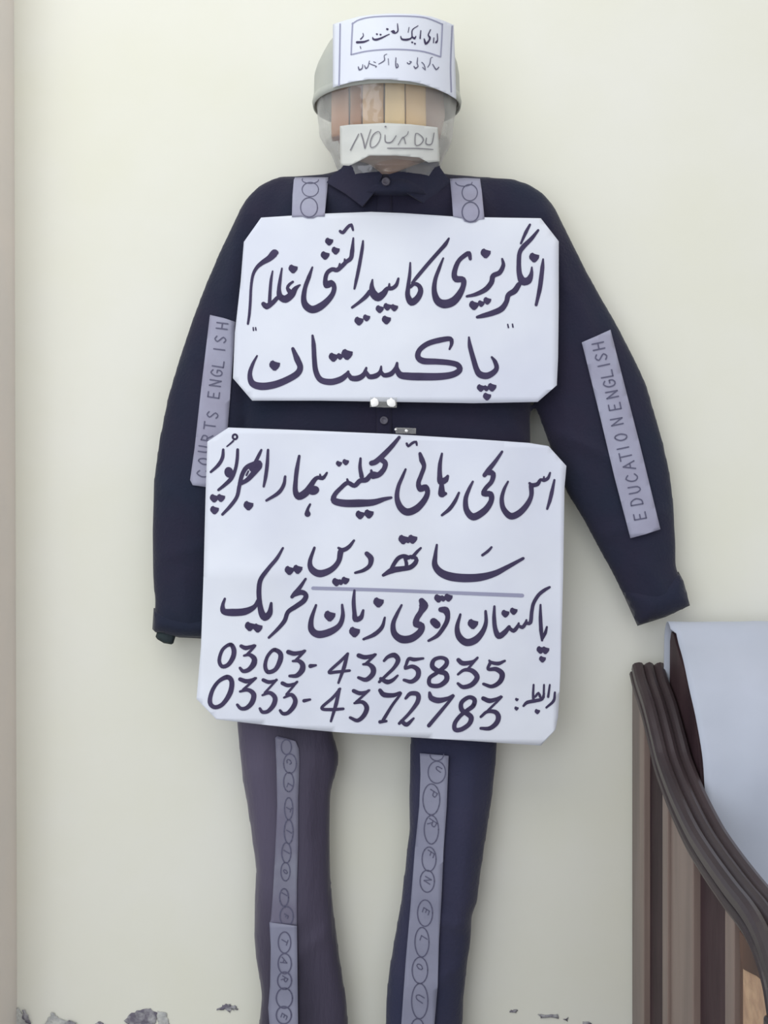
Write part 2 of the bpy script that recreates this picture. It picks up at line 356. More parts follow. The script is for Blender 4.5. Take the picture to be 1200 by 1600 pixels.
# head: card blocks and bundled cloth in a clear bag
HX, HT = (605-600)*1.695/F, .105         # head axis: x and distance from wall
def hz(py, t=HT): return CZ+(800-py)*(D-t)/F
def loft(name, rings, m, parent, n=64, wr=0, seed=0, close=True):
    """rings: (cx, cy, z, rx, ry)"""
    v = []; f = []
    for k, (cx, cy, z, rx, ry) in enumerate(rings):
        for i in range(n):
            a = 2*math.pi*i/n; w_ = 1+wr*noise.noise(Vector((math.cos(a)*3.2+seed, math.sin(a)*3.2, z*26)))+wr*.6*noise.noise(Vector((a*6+seed, z*11, 2)))*abs(math.sin(a/2))
            v.append((cx+rx*math.cos(a)*w_, cy+ry*math.sin(a)*w_, z))
    for k in range(len(rings)-1):
        for i in range(n): f.append((k*n+i, k*n+(i+1)%n, (k+1)*n+(i+1)%n, (k+1)*n+i))
    if close: f.append(tuple(range(n))[::-1]); f.append(tuple(range((len(rings)-1)*n, len(rings)*n)))
    return from_py(name, v, f, m, parent, True)
def px(p, t=HT): return (p-600)*(D-t)/F
def interp_rings(tab, ratio, cy, steps, sc=1):
    tab = sorted(tab); out = []
    for y in np.linspace(tab[-1][0], tab[0][0], steps):
        l = np.interp(y, [a[0] for a in tab], [a[1] for a in tab]); r = np.interp(y, [a[0] for a in tab], [a[2] for a in tab])
        rx = (px(r)-px(l))/2*sc; q = np.interp(y, [228, 268], [0, 1]); c = cy*(1-q)+.066*q; out.append(((px(l)+px(r))/2, -c, hz(y, c), rx, min(rx*ratio, c-.004)*(1-q)+(.046 if ratio > .8 else .030)*q))
    return out
bag_tab = [(92,516,702),(110,503,710),(140,497,714),(160,494,713),(175,497,711),(195,499,708),(212,500,707),(226,508,704),(240,517,697),(255,521,692),(268,526,688),(282,534,680)]
loft('plastic_bag', interp_rings(bag_tab, .95, HT, 40), M['bag'], eff, 96, .035, 5, close=False)
fill_tab = [(80,548,662),(100,535,680),(130,524,690),(180,522,694),(215,526,690),(240,540,676),(262,560,652),(290,566,645)]
loft('bundled_cloth', interp_rings(fill_tab, .70, HT, 26), M['fill'], eff, 48, .05, 9)
for i, (x0, x1, t, r) in enumerate([(517,546,.150,.5),(546,566,.163,.22),(566,600,.174,.1),(601,633,.180,-.03),(633,666,.173,-.16)]):
    a, b = px(x0, t)+.0004, px(x1, t)-.0004; z0, z1 = hz(212, t), hz(112, t); tt = t
    bm = box_bm(a, b, -t, -t+.022, z0, z1); bmesh.ops.subdivide_edges(bm, edges=bm.edges[:], cuts=3, use_grid_fill=True)
    for v in bm.verts:
        v.co.y += r*(v.co.x-(a+b)/2)*-1+.0012*noise.noise(v.co*40); v.co.x += .0012*noise.noise(v.co*30+Vector((i,0,0)))
    bevel(from_bm('card_block', bm, TAN[i], eff, True), .002)
loft('collar_band', [(HX+.006, -.062, hz(z_, .1), .054+.004*k_, .0385+.003*k_) for k_, z_ in ((2,300),(1,285),(0,272))], M['collar'], shirt, 48, .01)
loft('neck_card', [(HX+.008, -.064, hz(292,.1), .036, .029), (HX+.008, -.064, hz(270,.1), .040, .032), (HX+.008, -.068, hz(250,.1), .044, .038), (HX+.006, -.075, hz(225,.1), .046, .040)], M['neck'], eff, 40, .02)
# ------------------------------------------------------------------ cap, its paper, the mouth label
def cyl(R, cx=HX, ct=HT):
    def f(x, y, e=0):
        dx, dz = (x-600)/F, (800-y)/F; r = R+e
        # ray (dx*s, -D+s) meets circle centre (cx,-ct)
        A = dx*dx+1; B = -2*(dx*cx+(D-ct)); C = cx*cx+(D-ct)**2-r*r; q = max(0, B*B-4*A*C); s = (-B-math.sqrt(q))/(2*A)
        return Vector((dx*s, -D+s, CZ+dz*s))
    return f
cap = bpy.data.objects.new('cap', None); COL.objects.link(cap); cap.location = (HX, -HT, hz(165)); bpy.context.view_layer.update()
tag(cap, 'grey rounded brimless cap on the bagged head of the dummy', 'cap')
cap_tab = [(168,490,719),(160,490,719),(150,490,719),(120,491,718),(104,496,715),(90,503,710),(76,511,702),(65,520,694),(55,535,680),(48,552,660),(44,575,635),(42,600,612)]
rg = interp_rings(cap_tab, .93, HT, 34, .995)
loft('dome', rg[1:], M['cap'], cap, 72, .004, 3, close=False).modifiers.new('thickness','SOLIDIFY').thickness = .0015
zr = rg[0][2]
loft('hem', [(rg[0][0], -HT, zr-.001, rg[0][3]+.001, rg[0][4]+.0005),(rg[0][0], -HT, zr+.006, rg[0][3]+.0025, rg[0][4]+.0012),(rg[0][0], -HT, zr+.013, rg[0][3]+.001, rg[0][4]+.0005)], M['cap'], cap, 72, 0, close=False).modifiers.new('thickness','SOLIDIFY').thickness = .002
Rb = .1095
fb = cyl(Rb)
band_poly = [(520,38),(535,33),(560,26),(580,23),(610,21),(650,22),(675,26),(695,33),(709,39),(711,90),(713,155),(700,147),(680,138),(660,131),(640,127),(610,124),(575,124),(550,128),(528,134),(520,137)]
band = sheet('paper_band', band_poly, fb, M['paper'], None, 5, .0005)
tag(band, 'white paper wrapped round front of grey cap with framed handwriting', 'paper')
k = Ink(lambda x, y: fb(x, y, .0006), (540,20), 7.06)
k.st([(70,122,12),(150,75),(300,44),(550,34),(800,42),(930,68),(1070,125)], [(1070,125,12),(1062,300),(1050,485)], [(60,460,14),(250,420),(500,402),(750,412),(900,436),(1050,485)], [(76,112,14),(66,300),(60,460)])
k.at((450,0),4).st([(325,150,8),(322,350),(318,535)],[(1028,162,7),(1018,400),(1022,575)])
k.build('frame_line', M['ink_grey'], band)
k = Ink(lambda x, y: fb(x, y, .0007), (540,20), 7.06)
k.st([(125,325,26),(200,320,22),(255,300,12)],[(190,225,8),(195,255,10),(165,290,14)],[(160,370,8),(168,395,8)],
     [(298,270,10),(305,290,20),(340,295,24),(400,275,18),(440,255,14),(482,235,10)],[(572,120,10),(576,200,15),(545,225,14),(520,215,20)],[(505,205,14),(530,195,12)],
     [(608,258,10),(620,290,20),(680,295,24),(730,270,14),(736,190,12),(800,142,8)],[(735,265,18),(760,282,24),(776,258,10)],
     [(830,195,10),(822,282,15)],[(868,288,14),(885,340,26),(922,305,18),(930,270,22),(912,245,14),(938,185,10)],
     [(1012,230,8),(1015,300,12),(1000,325,24)],[(975,275,10),(970,330,10)],[(690,215,8),(700,160,8)])
k.dot((345,235,20),(385,240,20),(460,180,24),(735,325,20),(765,340,20)).blob(530,210,18,16)
k.build('handwriting', M['ink'], band)
k = Ink(lambda x, y: fb(x, y, .0007), (540,20), 7.06)
k.st([(140,595,10),(150,628,18),(182,612,12),(188,570,8)],[(208,580,8),(222,612,16),(245,595,10),(262,530,8)],[(265,560,10),(300,575,10),(340,590,10),(330,600,8)],[(310,540,9),(330,548,9)],
     [(365,565,8),(400,545,10),(430,520,12),(425,470,8),(455,455,7)],[(470,505,8),(475,575,7)],
     [(555,495,10),(552,560,12),(560,605,16),(580,590,12),(570,560,10)],[(680,550,12),(700,565,12),(725,540,12),(705,535,8)],[(755,590,10),(770,612,18),(800,590,10),(790,560,12),(795,495,8)],
     [(840,545,9),(865,570,10),(880,630,9),(850,600,8)],[(905,600,8),(930,560,10),(940,500,8),(960,490,7)],[(960,565,8),(1000,625,14),(1028,600,12)])
k.build('handwriting', M['pencil'], band, 'small faint grey handwriting')
lab_poly = [(531,197),(545,195),(562,194),(600,192),(640,194),(684,199),(686,225),(687,252),(670,254),(655,246),(620,243),(577,243),(560,252),(545,259),(532,258),(531,230)]
fl = cyl(.1035)
lab = sheet('mouth_label', lab_poly, lambda x, y: fl(x, y, .0012*noise.noise(Vector((x*.06, y*.06, 0)))), M['label'], None, 5, .0004)
tag(lab, 'small whitish paper label taped across the mouth of bagged head', 'label')
k = Ink(lambda x, y: fl(x, y, .0016), (520,180), 6.316)
k.st([(172,345,9),(195,300),(255,185)],[(278,180,12),(300,250,13),(315,325,12)],[(318,322,8),(345,230),(375,140,7)],
     [(470,190,8),(450,160),(400,190,10),(370,260,10),(375,315,10),(420,305,8),(460,250,8),(470,190)],
     [(515,195,8),(520,262,12),(570,268,11),(600,240,9),(625,200,7)],[(645,290,8),(695,215,9),(718,280,9)],[(690,225,9),(735,190,8),(745,160,8)],
     [(820,180,9),(815,290,9),(860,290,9),(893,250,10),(880,210,9),(820,180,8)],[(925,225,9),(920,280,10),(965,290,10),(985,260,9),(1000,175,9)],
     [(540,325,9),(700,326,10),(850,328,10),(990,338,8)]).blob(520,112,10,8)
k.build('handwriting', mat('soft_pencil', srgb(118,116,124), .7), lab)
# ------------------------------------------------------------------ the two placards
def pf1(x, y, e=0):
    t = .112-.016*((x-622)/255)**2+.0016*math.sin(x*.021+.6)*math.cos(y*.013)+.0012*noise.noise(Vector((x*.02, y*.02, 5)))
    if x > 840 and y > 590: t += .002*min(1, (x-840)/30)*min(1, (y-590)/30)
    return P(x, y, t+e)
def pf2(x, y, e=0):
    t = .112-.013*((x-600)/285)**2+.0036*math.sin(x*.033+1.2)*math.exp(-((y-760)/260)**2)+.0014*noise.noise(Vector((x*.02, y*.015, 9)))
    t += .0075*math.exp(-abs(y-897)/48)*max(0, min(1, (580-x)/160))          # old horizontal fold
    t += .0022*math.exp(-((x-462-(y-1100)*.1)/14)**2)*max(0, min(1, (y-960)/60))
    t += .006*max(0, (1130-y)/1130*0)+.010*max(0, (355-x)/50)*max(0, (y-1070)/50)   # lower left corner lifts off
    return P(x, y, t+e)
p1 = [(408,340),(500,334),(580,331),(630,333),(720,339),(845,341),(873,377),(873,480),(872,560),(870,602),(840,628),(740,630),(620,628),(500,626),(394,626),(364,591),(367,520),(376,440),(381,378)]
pl1 = sheet('placard', p1, pf1, M['paper'], None, 11)
tag(pl1, 'upper white placard on the chest with cut corners and big Urdu handwriting', 'placard', 'handwritten placards')
p2 = [(357,668),(470,672),(610,678),(740,686),(826,692),(857,697),(885,728),(882,762),(880,900),(876,1050),(872,1120),(868,1140),(845,1165),(740,1158),(560,1147),(460,1138),(338,1124),(307,1092),(314,1010),(318,900),(321,780),(324,690)]
pl2 = sheet('placard', p2, pf2, M['paper'], None, 11)
tag(pl2, 'lower larger white placard over belly and thighs with Urdu lines and phone numbers', 'placard', 'handwritten placards')
f1 = lambda x, y: pf1(x, y, .0007)
f2 = lambda x, y: pf2(x, y, .0007)
A = (370,320); s1 = 1200/260
k = Ink(f1, A, s1, .7)
k.st([(285,345,30),(265,355,52),(235,385,42),(180,420,30),(142,455,22),(115,510,18),(102,600,16),(97,700,17),(90,790,17),(80,858,13)],
     [(258,478,8),(247,540,18),(240,620,20),(236,700,22)],[(192,715,30),(215,732,42),(258,706,30),(290,672,26)],
     [(325,458,9),(312,540,20),(304,610,26),(312,660,42),(350,680,52),(395,648,46),(418,610,34),(438,590,20),(455,578,9)],[(404,555,14),(378,575,18),(365,600,20),(385,630,34)],
     [(545,450,10),(520,520,26),(492,600,28),(482,680,36),(500,730,48),(545,755,52),(600,735,50),(655,690,40),(692,640,32),(702,590,30),(680,565,44),(648,578,46),(638,540,28),(652,490,26),(688,465,28),(722,470,30),(760,440,28),(790,410,26),(822,385,28),(832,330,28),(840,240,10)],
     [(742,425,10),(738,455,20)],[(778,392,10),(778,430,18)],
     [(745,190,18),(765,200,22),(800,160,20),(825,145,20),(838,182,12)],
     [(910,260,10),(905,310,20),(890,400,22),(875,480,22),(860,550,20),(848,605,12)],
     [(832,740,16),(880,705,20),(930,662,28),(958,625,26)],[(978,540,9),(973,590,30),(985,640,54),(1018,666,58),(1058,640,42),(1085,605,28),(1120,602,26),(1150,578,24),(1165,532,14)],[(1100,570,10),(1098,600,20)])
k.blob(272,345,27,24).dot((405,462,58),(665,265,52),(712,330,52),(636,365,56),(1030,752,52),(1085,735,50),(1135,742,48),(1078,830,58),(880,838,58),(935,815,46))
k.at((620,320), s1)
k.st([(97,418,10),(93,500,20),(82,590,26),(79,655,34),(106,702,50),(150,672,42),(172,620,35),(158,582,28),(125,570,24),(98,592,20)],
     [(112,562,16),(150,515,24),(230,420,24),(310,330,24),(350,285,26),(375,243,12)],
     [(335,385,10),(305,460,22),(277,540,26),(270,620,34),(292,690,50),(340,715,60),(400,700,58),(445,655,48),(478,590,34),(478,540,38),(430,535,46),(414,505,36),(425,450,32),(450,400,28),(490,365,30),(520,350,30),(530,390,20)],
     [(760,390,12),(768,435,26),(742,488,32),(695,512,34),(682,560,34),(640,610,34),(570,645,26),(505,660,15)],
     [(960,143,14),(930,200,22),(895,278,12)],[(1020,183,14),(970,245,26),(910,305,32),(885,350,28),(880,430,30),(885,500,36),(908,550,56),(948,545,50),(970,500,26),(974,450,9)],
     [(880,575,34),(850,620,40),(805,650,34),(790,700,32),(755,750,40),(690,780,38),(620,800,30),(580,810,18)],
     [(1055,392,10),(1050,450,26),(1040,540,30),(1028,620,28),(1005,722,18)],
     [(800,862,7),(805,885,8)],[(834,860,7),(838,882,8)])
k.dot((640,350,64),(556,725,62),(608,712,44),(652,692,50),(990,380,64))
k.at(A, s1).st([(118,885,6),(120,905,8)],[(135,885,6),(138,903,8)])
k.build('handwriting', M['ink'], pl1)
k = Ink(f1, (360,500), s1, .5)
k.st([(192,258,10),(160,320,22),(140,390,30),(157,455,45),(220,478,52),(310,468,50),(400,435,46),(480,388,44),(503,340,40),(480,280,42),(450,207,22)],
     [(592,112,14),(600,180,30),(605,280,32),(616,370,36),(650,430,40),(720,447,44),(790,430,42),(832,400,34),(850,372,16)],
     [(850,385,20),(872,418,36),(920,420,40),(960,395,34),(980,345,14)],[(980,375,20),(1002,408,34),(1050,402,36),(1080,375,26),(1087,335,12)],[(1085,370,20),(1108,398,30),(1158,388,34),(1190,350,26),(1202,310,16)])
k.dot((318,328,68),(742,268,60),(790,262,44),(840,248,72))
k.at((620,500), s1)
k.st([(3,310,14),(0,350,30),(25,395,46),(80,405,52),(160,408,54),(300,408,50),(400,394,44),(452,362,40),(440,325,38),(380,308,38),(290,300,40),(190,295,44),(152,265,38),(165,215,34),(225,170,36),(310,145,38),(385,136,32),(395,170,24),(380,210,12)],
     [(520,125,12),(528,190,30),(552,280,34),(575,355,38),(600,392,46),(650,402,46),(698,378,38),(720,345,32),(708,300,28),(685,268,14)])
k.dot((605,490,50),(645,492,40),(686,485,56),(650,552,52))
k.build('handwriting', M['ink'], pl1)
k = Ink(f2, (300,650), 4, .7)
k.ring(268,130,14,15,10).st([(258,155,9),(240,172,8),(218,190,6)],
     [(195,210,13),(190,260,20),(165,305,20),(117,350,12)],[(285,210,15),(282,270,18),(270,335,18),(245,390,24),(205,430,20),(165,462,14)],
     [(190,615,14),(240,562,20),(280,505,20),(295,440,22),(312,370,24),(340,322,26),(385,300,28),(420,290,24),(425,315,24),(390,350,34),(350,395,26),(310,420,22)],
     [(370,330,26),(395,290,20),(420,240,18),(433,212,11)],[(340,370,10),(352,345,8)],
     [(475,212,13),(470,300,20),(460,380,20),(448,440,12)],[(582,378,13),(573,430,20),(540,480,22),(465,528,13)],
     [(670,250,14),(656,330,24),(648,400,24),(646,470,30),(668,502,44),(712,478,44),(742,435,32),(765,400,26),(785,385,22),(815,388,24),(830,375,16),(843,355,11)],[(800,365,8),(803,385,16)],
     [(738,552,11),(722,585,16),(722,612,36)],
     [(1245,510,14),(1200,520,24),(1130,540,38),(1040,545,46),(950,545,44),(890,530,40),(890,495,26),(930,450,24),(972,418,24),(1015,435,26),(1050,405,28),(1090,398,30),(1125,362,26),(1165,365,28),(1195,335,24)],
     [(1053,265,12),(1050,320,20),(1060,378,26)],[(970,395,10),(975,415,18)],[(1120,340,12),(1125,362,22)])
k.blob(230,352,28,34,.2).blob(395,320,40,24,.6).blob(760,465,36,28,.3)
k.dot((138,514,48),(180,512,46),(140,588,48),(352,560,54),(918,298,34),(960,288,36),(1050,618,50),(1105,612,52))
k.at((590,670), 4)
k.st([(135,53,17),(90,108,26),(40,160,30),(-10,205,32),(-38,215,30)],[(20,190,30),(48,215,30),(38,255,28),(10,290,22),(-30,300,26)],
     [(182,92,12),(192,108,14),(218,88,14),(240,82,14),(245,102,9)],
     [(265,155,18),(277,195,32),(290,235,24),(272,290,24),(255,340,26),(268,375,38),(300,365,34),(312,400,28),(290,450,34),(242,500,42),(185,520,44),(142,490,38),(121,430,28),(130,360,22),(155,300,18),(175,253,11)],
     [(402,155,11),(390,220,22),(388,290,28),(395,330,40),(425,318,34),(438,296,16)],[(400,350,26),(402,405,46),(425,405,18)],
     [(508,400,12),(485,450,20),(450,500,22),(402,540,13)],
     [(778,143,13),(735,205,22),(695,255,28),(668,290,24)],[(690,270,36),(722,282,30),(712,330,26),(675,372,24),(664,405,32),(705,408,34),(710,450,30),(670,510,38),(600,550,44),(557,510,34),(550,440,26),(570,380,20),(595,330,11)],
     [(1078,275,10),(1065,308,18),(1040,322,20),(1018,318,16),(1000,345,24),(965,352,24),(950,340,14)],[(1040,300,8),(1038,320,14)],[(960,355,28),(960,420,24),(930,480,32),(880,530,38),(830,545,40),(787,500,30),(776,440,24),(790,380,18),(815,330,10)],
     [(1105,320,11),(1088,400,22),(1076,450,20),(1060,500,12)])
k.build('handwriting', M['ink'], pl2)
k = Ink(f2, (590,830), 4, .7)
k.dot((160,52,54),(190,55,36),(218,50,52)).st(
     [(35,275,16),(90,245,36),(150,235,30),(205,225,28),(238,195,26),(240,170,22),(205,160,22),(175,175,18)],[(85,240,22),(102,205,22),(130,168,24),(165,155,22),(195,165,22)],[(168,165,14),(180,200,20),(178,232,18)],[(215,165,20),(245,130,17),(270,105,11)],
     [(370,85,11),(361,150,22),(358,210,34),(390,255,44),(450,282,50),(540,293,50),(640,288,46),(730,265,36),(810,225,26),(910,170,16)],
     [(655,150,14),(690,124,16),(712,100,11)])
k.at((320,830), 4).st([(932,58,12),(900,98,22),(862,118,26),(835,104,12)],[(848,130,34),(835,190,28),(790,240,34),(720,265,44),(670,240,38),(657,190,24),(685,103,13)],
     [(1012,140,26),(1038,170,34),(1030,215,24),(990,245,20),(940,260,13)]).dot((822,318,48),(850,318,34),(878,308,44))
k.build('handwriting', M['ink'], pl2)
k = Ink(lambda x, y: pf2(x, y, .0005)).st([(489,919,5.4),(600,922,5.2),(700,926,5.2),(816,930.5,6)])
k.build('underline', M['ink_grey'], pl2)
k = Ink(f2, (590,830), 4, .7)
k.dot((380,420,48),(410,420,36),(442,415,46)).st(
     [(275,435,34),(288,465,56),(270,505,32),(245,545,32),(242,580,42),(275,590,36),(265,630,38),(212,670,44),(150,675,46),(105,640,36),(97,580,26),(120,520,20),(150,462,11)],
     [(395,490,30),(425,495,44),(438,530,28),(430,570,26),(400,620,24),(370,655,22),(318,685,13)],[(350,565,44),(370,585,46)],
     [(675,500,14),(677,570,22),(655,630,30),(610,680,42),(555,695,44),(510,660,38),(497,600,26),(517,520,12)],
     [(730,470,12),(728,540,22),(735,610,26),(757,655,36),(795,632,30),(822,598,20)],[(822,605,18),(850,622,24),(875,595,20),(882,575,10)],[(880,590,14),(905,600,22),(925,575,18),(930,555,10)],[(928,575,18),(955,570,22),(964,500,20),(975,450,20),(1005,400,20),(1040,370,20),(1075,350,13)],
     [(1018,460,10),(1018,540,20),(1022,620,22),(1028,682,12)],[(1030,668,18),(1048,635,18),(1058,598,10)])
k.dot((595,580,58),(798,515,44),(850,500,42),(1018,742,44),(1048,744,44),(1030,800,38))
k.at((320,830), 4)
k.st([(1125,540,11),(1107,600,22),(1060,645,24),(992,675,13)],
     [(935,370,12),(930,440,22),(935,510,24),(942,550,34),(975,540,28),(990,495,13)],
     [(858,460,12),(862,530,24),(840,590,30),(780,630,42),(710,645,44),(667,615,38),(666,550,26),(695,462,12)],
     [(630,298,12),(595,350,22),(562,390,26),(545,410,20)],[(560,395,26),(605,382,30),(632,400,28),(618,435,30),(570,470,28),(520,505,24),(498,560,24),(455,612,20),(400,665,13)],
     [(488,105,11),(450,170,20),(400,230,22),(350,300,26),(338,370,28),(343,450,28),(355,510,38),(375,538,44),(405,512,34),(415,450,14)],
     [(332,430,16),(310,472,26),(250,502,42),(170,508,44),(118,500,36),(112,462,20),(125,422,12)])
k.dot((1085,445,58),(935,630,60),(780,530,62),(528,245,52),(580,238,52),(280,595,54),(330,605,52))
k.build('handwriting', M['ink'], pl2)
k = Ink(f2, (300,990), 4, 1.2)
k.st([(245,70,22),(262,105,26),(255,150,26),(225,195,22),(188,205,20),(170,170,18),(185,110,16),(215,78,16),(245,70,22)],
     [(307,78,18),(335,90,24),(375,80,16),(395,75,10),(345,130,13)],[(325,138,10),(358,132,18),(388,155,28),(385,190,32),(355,225,24),(320,235,20),(300,215,13)],
     [(520,102,22),(552,125,26),(550,170,28),(520,225,22),(475,240,22),(457,205,20),(468,150,16),(495,112,16),(520,102,22)],
     [(602,115,24),(640,125,24),(690,115,16),(707,107,10),(650,165,13)],[(630,172,10),(665,170,20),(690,192,28),(688,228,32),(655,262,24),(610,265,13)],[(740,203,22),(774,198,10)],
     [(974,125,12),(930,170,15),(856,240,14),(900,240,16),(985,231,12)],[(970,130,16),(950,210,20),(915,308,10)],
     [(1042,137,24),(1080,148,24),(1130,138,16),(1148,130,10),(1085,190,13)],[(1070,192,10),(1105,192,20),(1132,218,30),(1128,255,28),(1088,288,24),(1040,275,14)])
k.at((590,990), 4)
k.st([(40,170,12),(65,145,18),(105,135,28),(128,165,26),(105,210,18),(60,255,15),(10,302,13)],[(20,282,18),(60,302,26),(95,290,18),(125,262,9)],
     [(285,155,10),(230,162,20),(195,158,18),(178,195,14),(172,218,13),(215,205,20),(252,228,28),(250,270,26),(212,300,22),(165,290,14)],
     [(425,200,24),(430,165,22),(395,150,18),(352,165,20),(342,205,26),(380,235,26),(425,250,28),(430,290,28),(385,325,24),(328,320,22),(325,278,20),(370,245,20),(425,200,24)],
     [(505,165,22),(530,185,26),(575,182,22),(605,170,14),(625,150,9),(565,220,11)],[(502,255,10),(540,228,16),(590,232,26),(622,272,28),(590,318,26),(535,334,22),(502,312,13)],
     [(795,170,10),(755,187,20),(710,180,16),(698,168,9)],[(705,180,16),(690,222,14),(740,222,24),(778,252,30),(765,300,26),(715,330,20),(662,315,14)],
     [(15,355,20),(40,382,28),(100,385,22),(145,372,11),(90,450,14),(35,540,17)],[(15,552,18),(55,547,11)],
     [(175,405,12),(205,375,22),(250,380,26),(250,425,24),(200,495,16),(135,562,14)],[(150,548,20),(182,568,24),(225,530,9)],
     [(325,370,14),(335,402,30),(380,418,32),(440,405,20),(475,388,10),(400,480,18),(320,575,20)],
     [(598,450,24),(605,412,24),(570,398,20),(525,430,22),(525,475,26),(560,500,28),(585,525,28),(572,565,24),(525,598,24),(485,600,24),(482,562,22),(515,515,20),(560,480,22),(598,450,24)],
     [(660,405,22),(700,420,26),(745,408,16),(776,395,9),(690,480,11)],[(645,520,12),(685,488,16),(735,490,24),(755,520,28),(742,560,26),(700,592,22),(645,592,14)])
k.at((300,990), 4)
k.st([(220,272,26),(248,300,26),(238,370,28),(192,440,22),(142,460,22),(112,430,24),(125,360,20),(165,300,18),(220,272,26)],
     [(300,285,20),(340,298,24),(380,288,16),(400,278,9),(320,350,12)],[(300,362,10),(350,352,20),(385,380,28),(375,430,28),(340,465,22),(305,468,18),(283,445,13)],
     [(445,290,18),(480,303,20),(520,295,13),(530,288,8),(455,370,11)],[(440,385,9),(485,370,20),(518,400,26),(510,445,26),(475,485,20),(440,490,18),(424,468,12)],
     [(565,310,20),(600,324,20),(645,312,13),(658,300,8),(590,380,11)],[(575,400,9),(620,382,20),(645,415,24),(635,455,26),(600,495,20),(568,500,18),(550,480,12)],
     [(700,420,18),(738,412,10)],
     [(925,345,12),(880,400,15),(810,465,14),(870,475,17),(945,470,13)],[(920,350,16),(900,440,20),(868,548,10)],
     [(1010,358,20),(1050,373,22),(1092,364,14),(1108,354,9),(1025,428,12)],[(1015,435,10),(1065,428,20),(1092,462,26),(1075,510,24),(1035,543,20),(988,525,13)])
k.at((590,990), 4).st([(1108,368,9),(1100,420,14),(1055,462,9)],[(1076,320,7),(1066,395,11)],[(1040,320,7),(1038,398,10)],
     [(975,320,8),(972,380,11),(975,420,14)],[(912,452,10),(935,430,18),(985,420,18),(1028,408,16),(1040,375,9)],[(985,395,10),(1005,372,12),(1016,395,12)])
k.dot((998,487,30),(870,412,20),(868,468,24))
k.build('handwriting', M['ink'], pl2)
# clear tape along the placard edges, its glints painted as crumpled white bits
def glint_bit(x, y, r, fn, parent):
    bm = bmesh.new(); bmesh.ops.create_icosphere(bm, subdivisions=2, radius=1); c = fn(x, y, .002)
    for v in bm.verts:
        q = 1+.5*noise.noise(v.co*2.3+Vector((x, y, 0))); v.co = c+Vector((v.co.x*r*q, v.co.y*.0016, v.co.z*r*q))
    return from_bm('tape_glint', bm, M['glint'], parent)
for x, y, r in ((585,629,.006),(611,629,.0065)): glint_bit(x, y, r, pf1, pl1)
for x, y, r in ((635,673,.0022),(618,671,.0018)): glint_bit(x, y, r, pf2, pl2)
sheet('clear_tape', [(578,620),(620,621),(620,637),(578,636)], lambda x, y: pf1(x, y, .0014+.0012*noise.noise(Vector((x*.2,y*.3,0)))), M['tape'], pl1, 5, .0002)
sheet('clear_tape', [(618,668),(650,669),(650,678),(618,677)], lambda x, y: pf2(x, y, .0014+.0014*noise.noise(Vector((x*.2,y*.3,0)))), M['tape'], pl2, 5, .0002)
# ------------------------------------------------------------------ paper strips on the clothes
def ltr(k, ch, cx, cy, u, v, w=9):       # u: advance vector, v: up vector (zoom px)
    G = {'C':[[(.9,.8),(.5,1),(.1,.6),(.15,.15),(.55,0),(.95,.2)]],'O':[[(.5,1),(.1,.6),(.2,.1),(.6,0),(.9,.45),(.8,.9),(.5,1)]],'U':[[(.1,1),(.1,.3),(.4,0),(.8,.2),(.9,1)]],
      'R':[[(.1,0),(.15,1)],[(.15,1),(.8,.85),(.7,.5),(.15,.5)],[(.4,.5),(.9,0)]],'T':[[(0,1),(1,1)],[(.5,1),(.5,0)]],'S':[[(.9,.85),(.5,1),(.15,.75),(.5,.5),(.85,.25),(.5,0),(.1,.15)]],
      'E':[[(.85,1),(.15,1)],[(.15,1),(.1,0)],[(.1,0),(.9,0)],[(.12,.5),(.7,.5)]],'N':[[(.1,0),(.1,1)],[(.1,1),(.85,0)],[(.85,0),(.9,1)]],'G':[[(.9,.85),(.5,1),(.1,.6),(.2,.1),(.6,0),(.9,.2),(.9,.45)],[(.9,.45),(.55,.45)]],
      'L':[[(.15,1),(.1,0)],[(.1,0),(.9,0)]],'I':[[(.5,1),(.5,0)]],'H':[[(.1,0),(.1,1)],[(.9,0),(.9,1)],[(.1,.5),(.9,.5)]],'D':[[(.15,1),(.1,0)],[(.1,0),(.6,.05),(.9,.5),(.6,.95),(.15,1)]],
      'A':[[(0,0),(.5,1)],[(.5,1),(1,0)],[(.2,.4),(.8,.4)]],'P':[[(.1,0),(.15,1)],[(.15,1),(.8,.85),(.7,.5),(.15,.5)]],'F':[[(.1,0),(.15,1)],[(.15,1),(.8,1)],[(.1,.5),(.7,.5)]],'M':[[(0,0),(.1,1)],[(.1,1),(.5,.3)],[(.5,.3),(.9,1)],[(.9,1),(1,0)]]}
    for s in G[ch]: k.st([(cx+(a-.5)*u[0]+(b-.5)*v[0], cy+(a-.5)*u[1]+(b-.5)*v[1], w) for a, b in s])
sp = [(328,492),(350,497),(368,503),(362,590),(356,667),(349,762),(322,761),(301,758),(297,750),(304,700),(315,600)]
fs = fitted(sp); o = sheet('paper_strip', sp, fs, M['strip'], None, 9, .0004)
tag(o, 'grey paper strip lettered COURTS ENGLISH on the sleeve left of placards', 'paper strip', 'lettered strips on the sleeves')
k = Ink(lambda x, y: fs(x, y, .0007), (290,490), 1600/280, .4)
for ch, x, y in zip('COURTSENGLISH', (150,165,165,190,215,240,250,265,275,290,300,310,325), (1430,1320,1210,1110,1000,905,725,620,530,450,320,230,110)): ltr(k, ch, x, y, (8,-62), (-98,-12), 9)
k.build('handwriting', M['pencil'], o)
sp = [(909,535),(932,525),(954,515),(975,598),(1000,695),(1032,827),(1008,835),(985,841),(960,745),(935,640)]
fs2 = fitted(sp); o = sheet('paper_strip', sp, fs2, M['strip'], None, 9, .0004)
tag(o, 'grey paper strip lettered EDUCATION ENGLISH on the sleeve right of placards', 'paper strip', 'lettered strips on the sleeves')
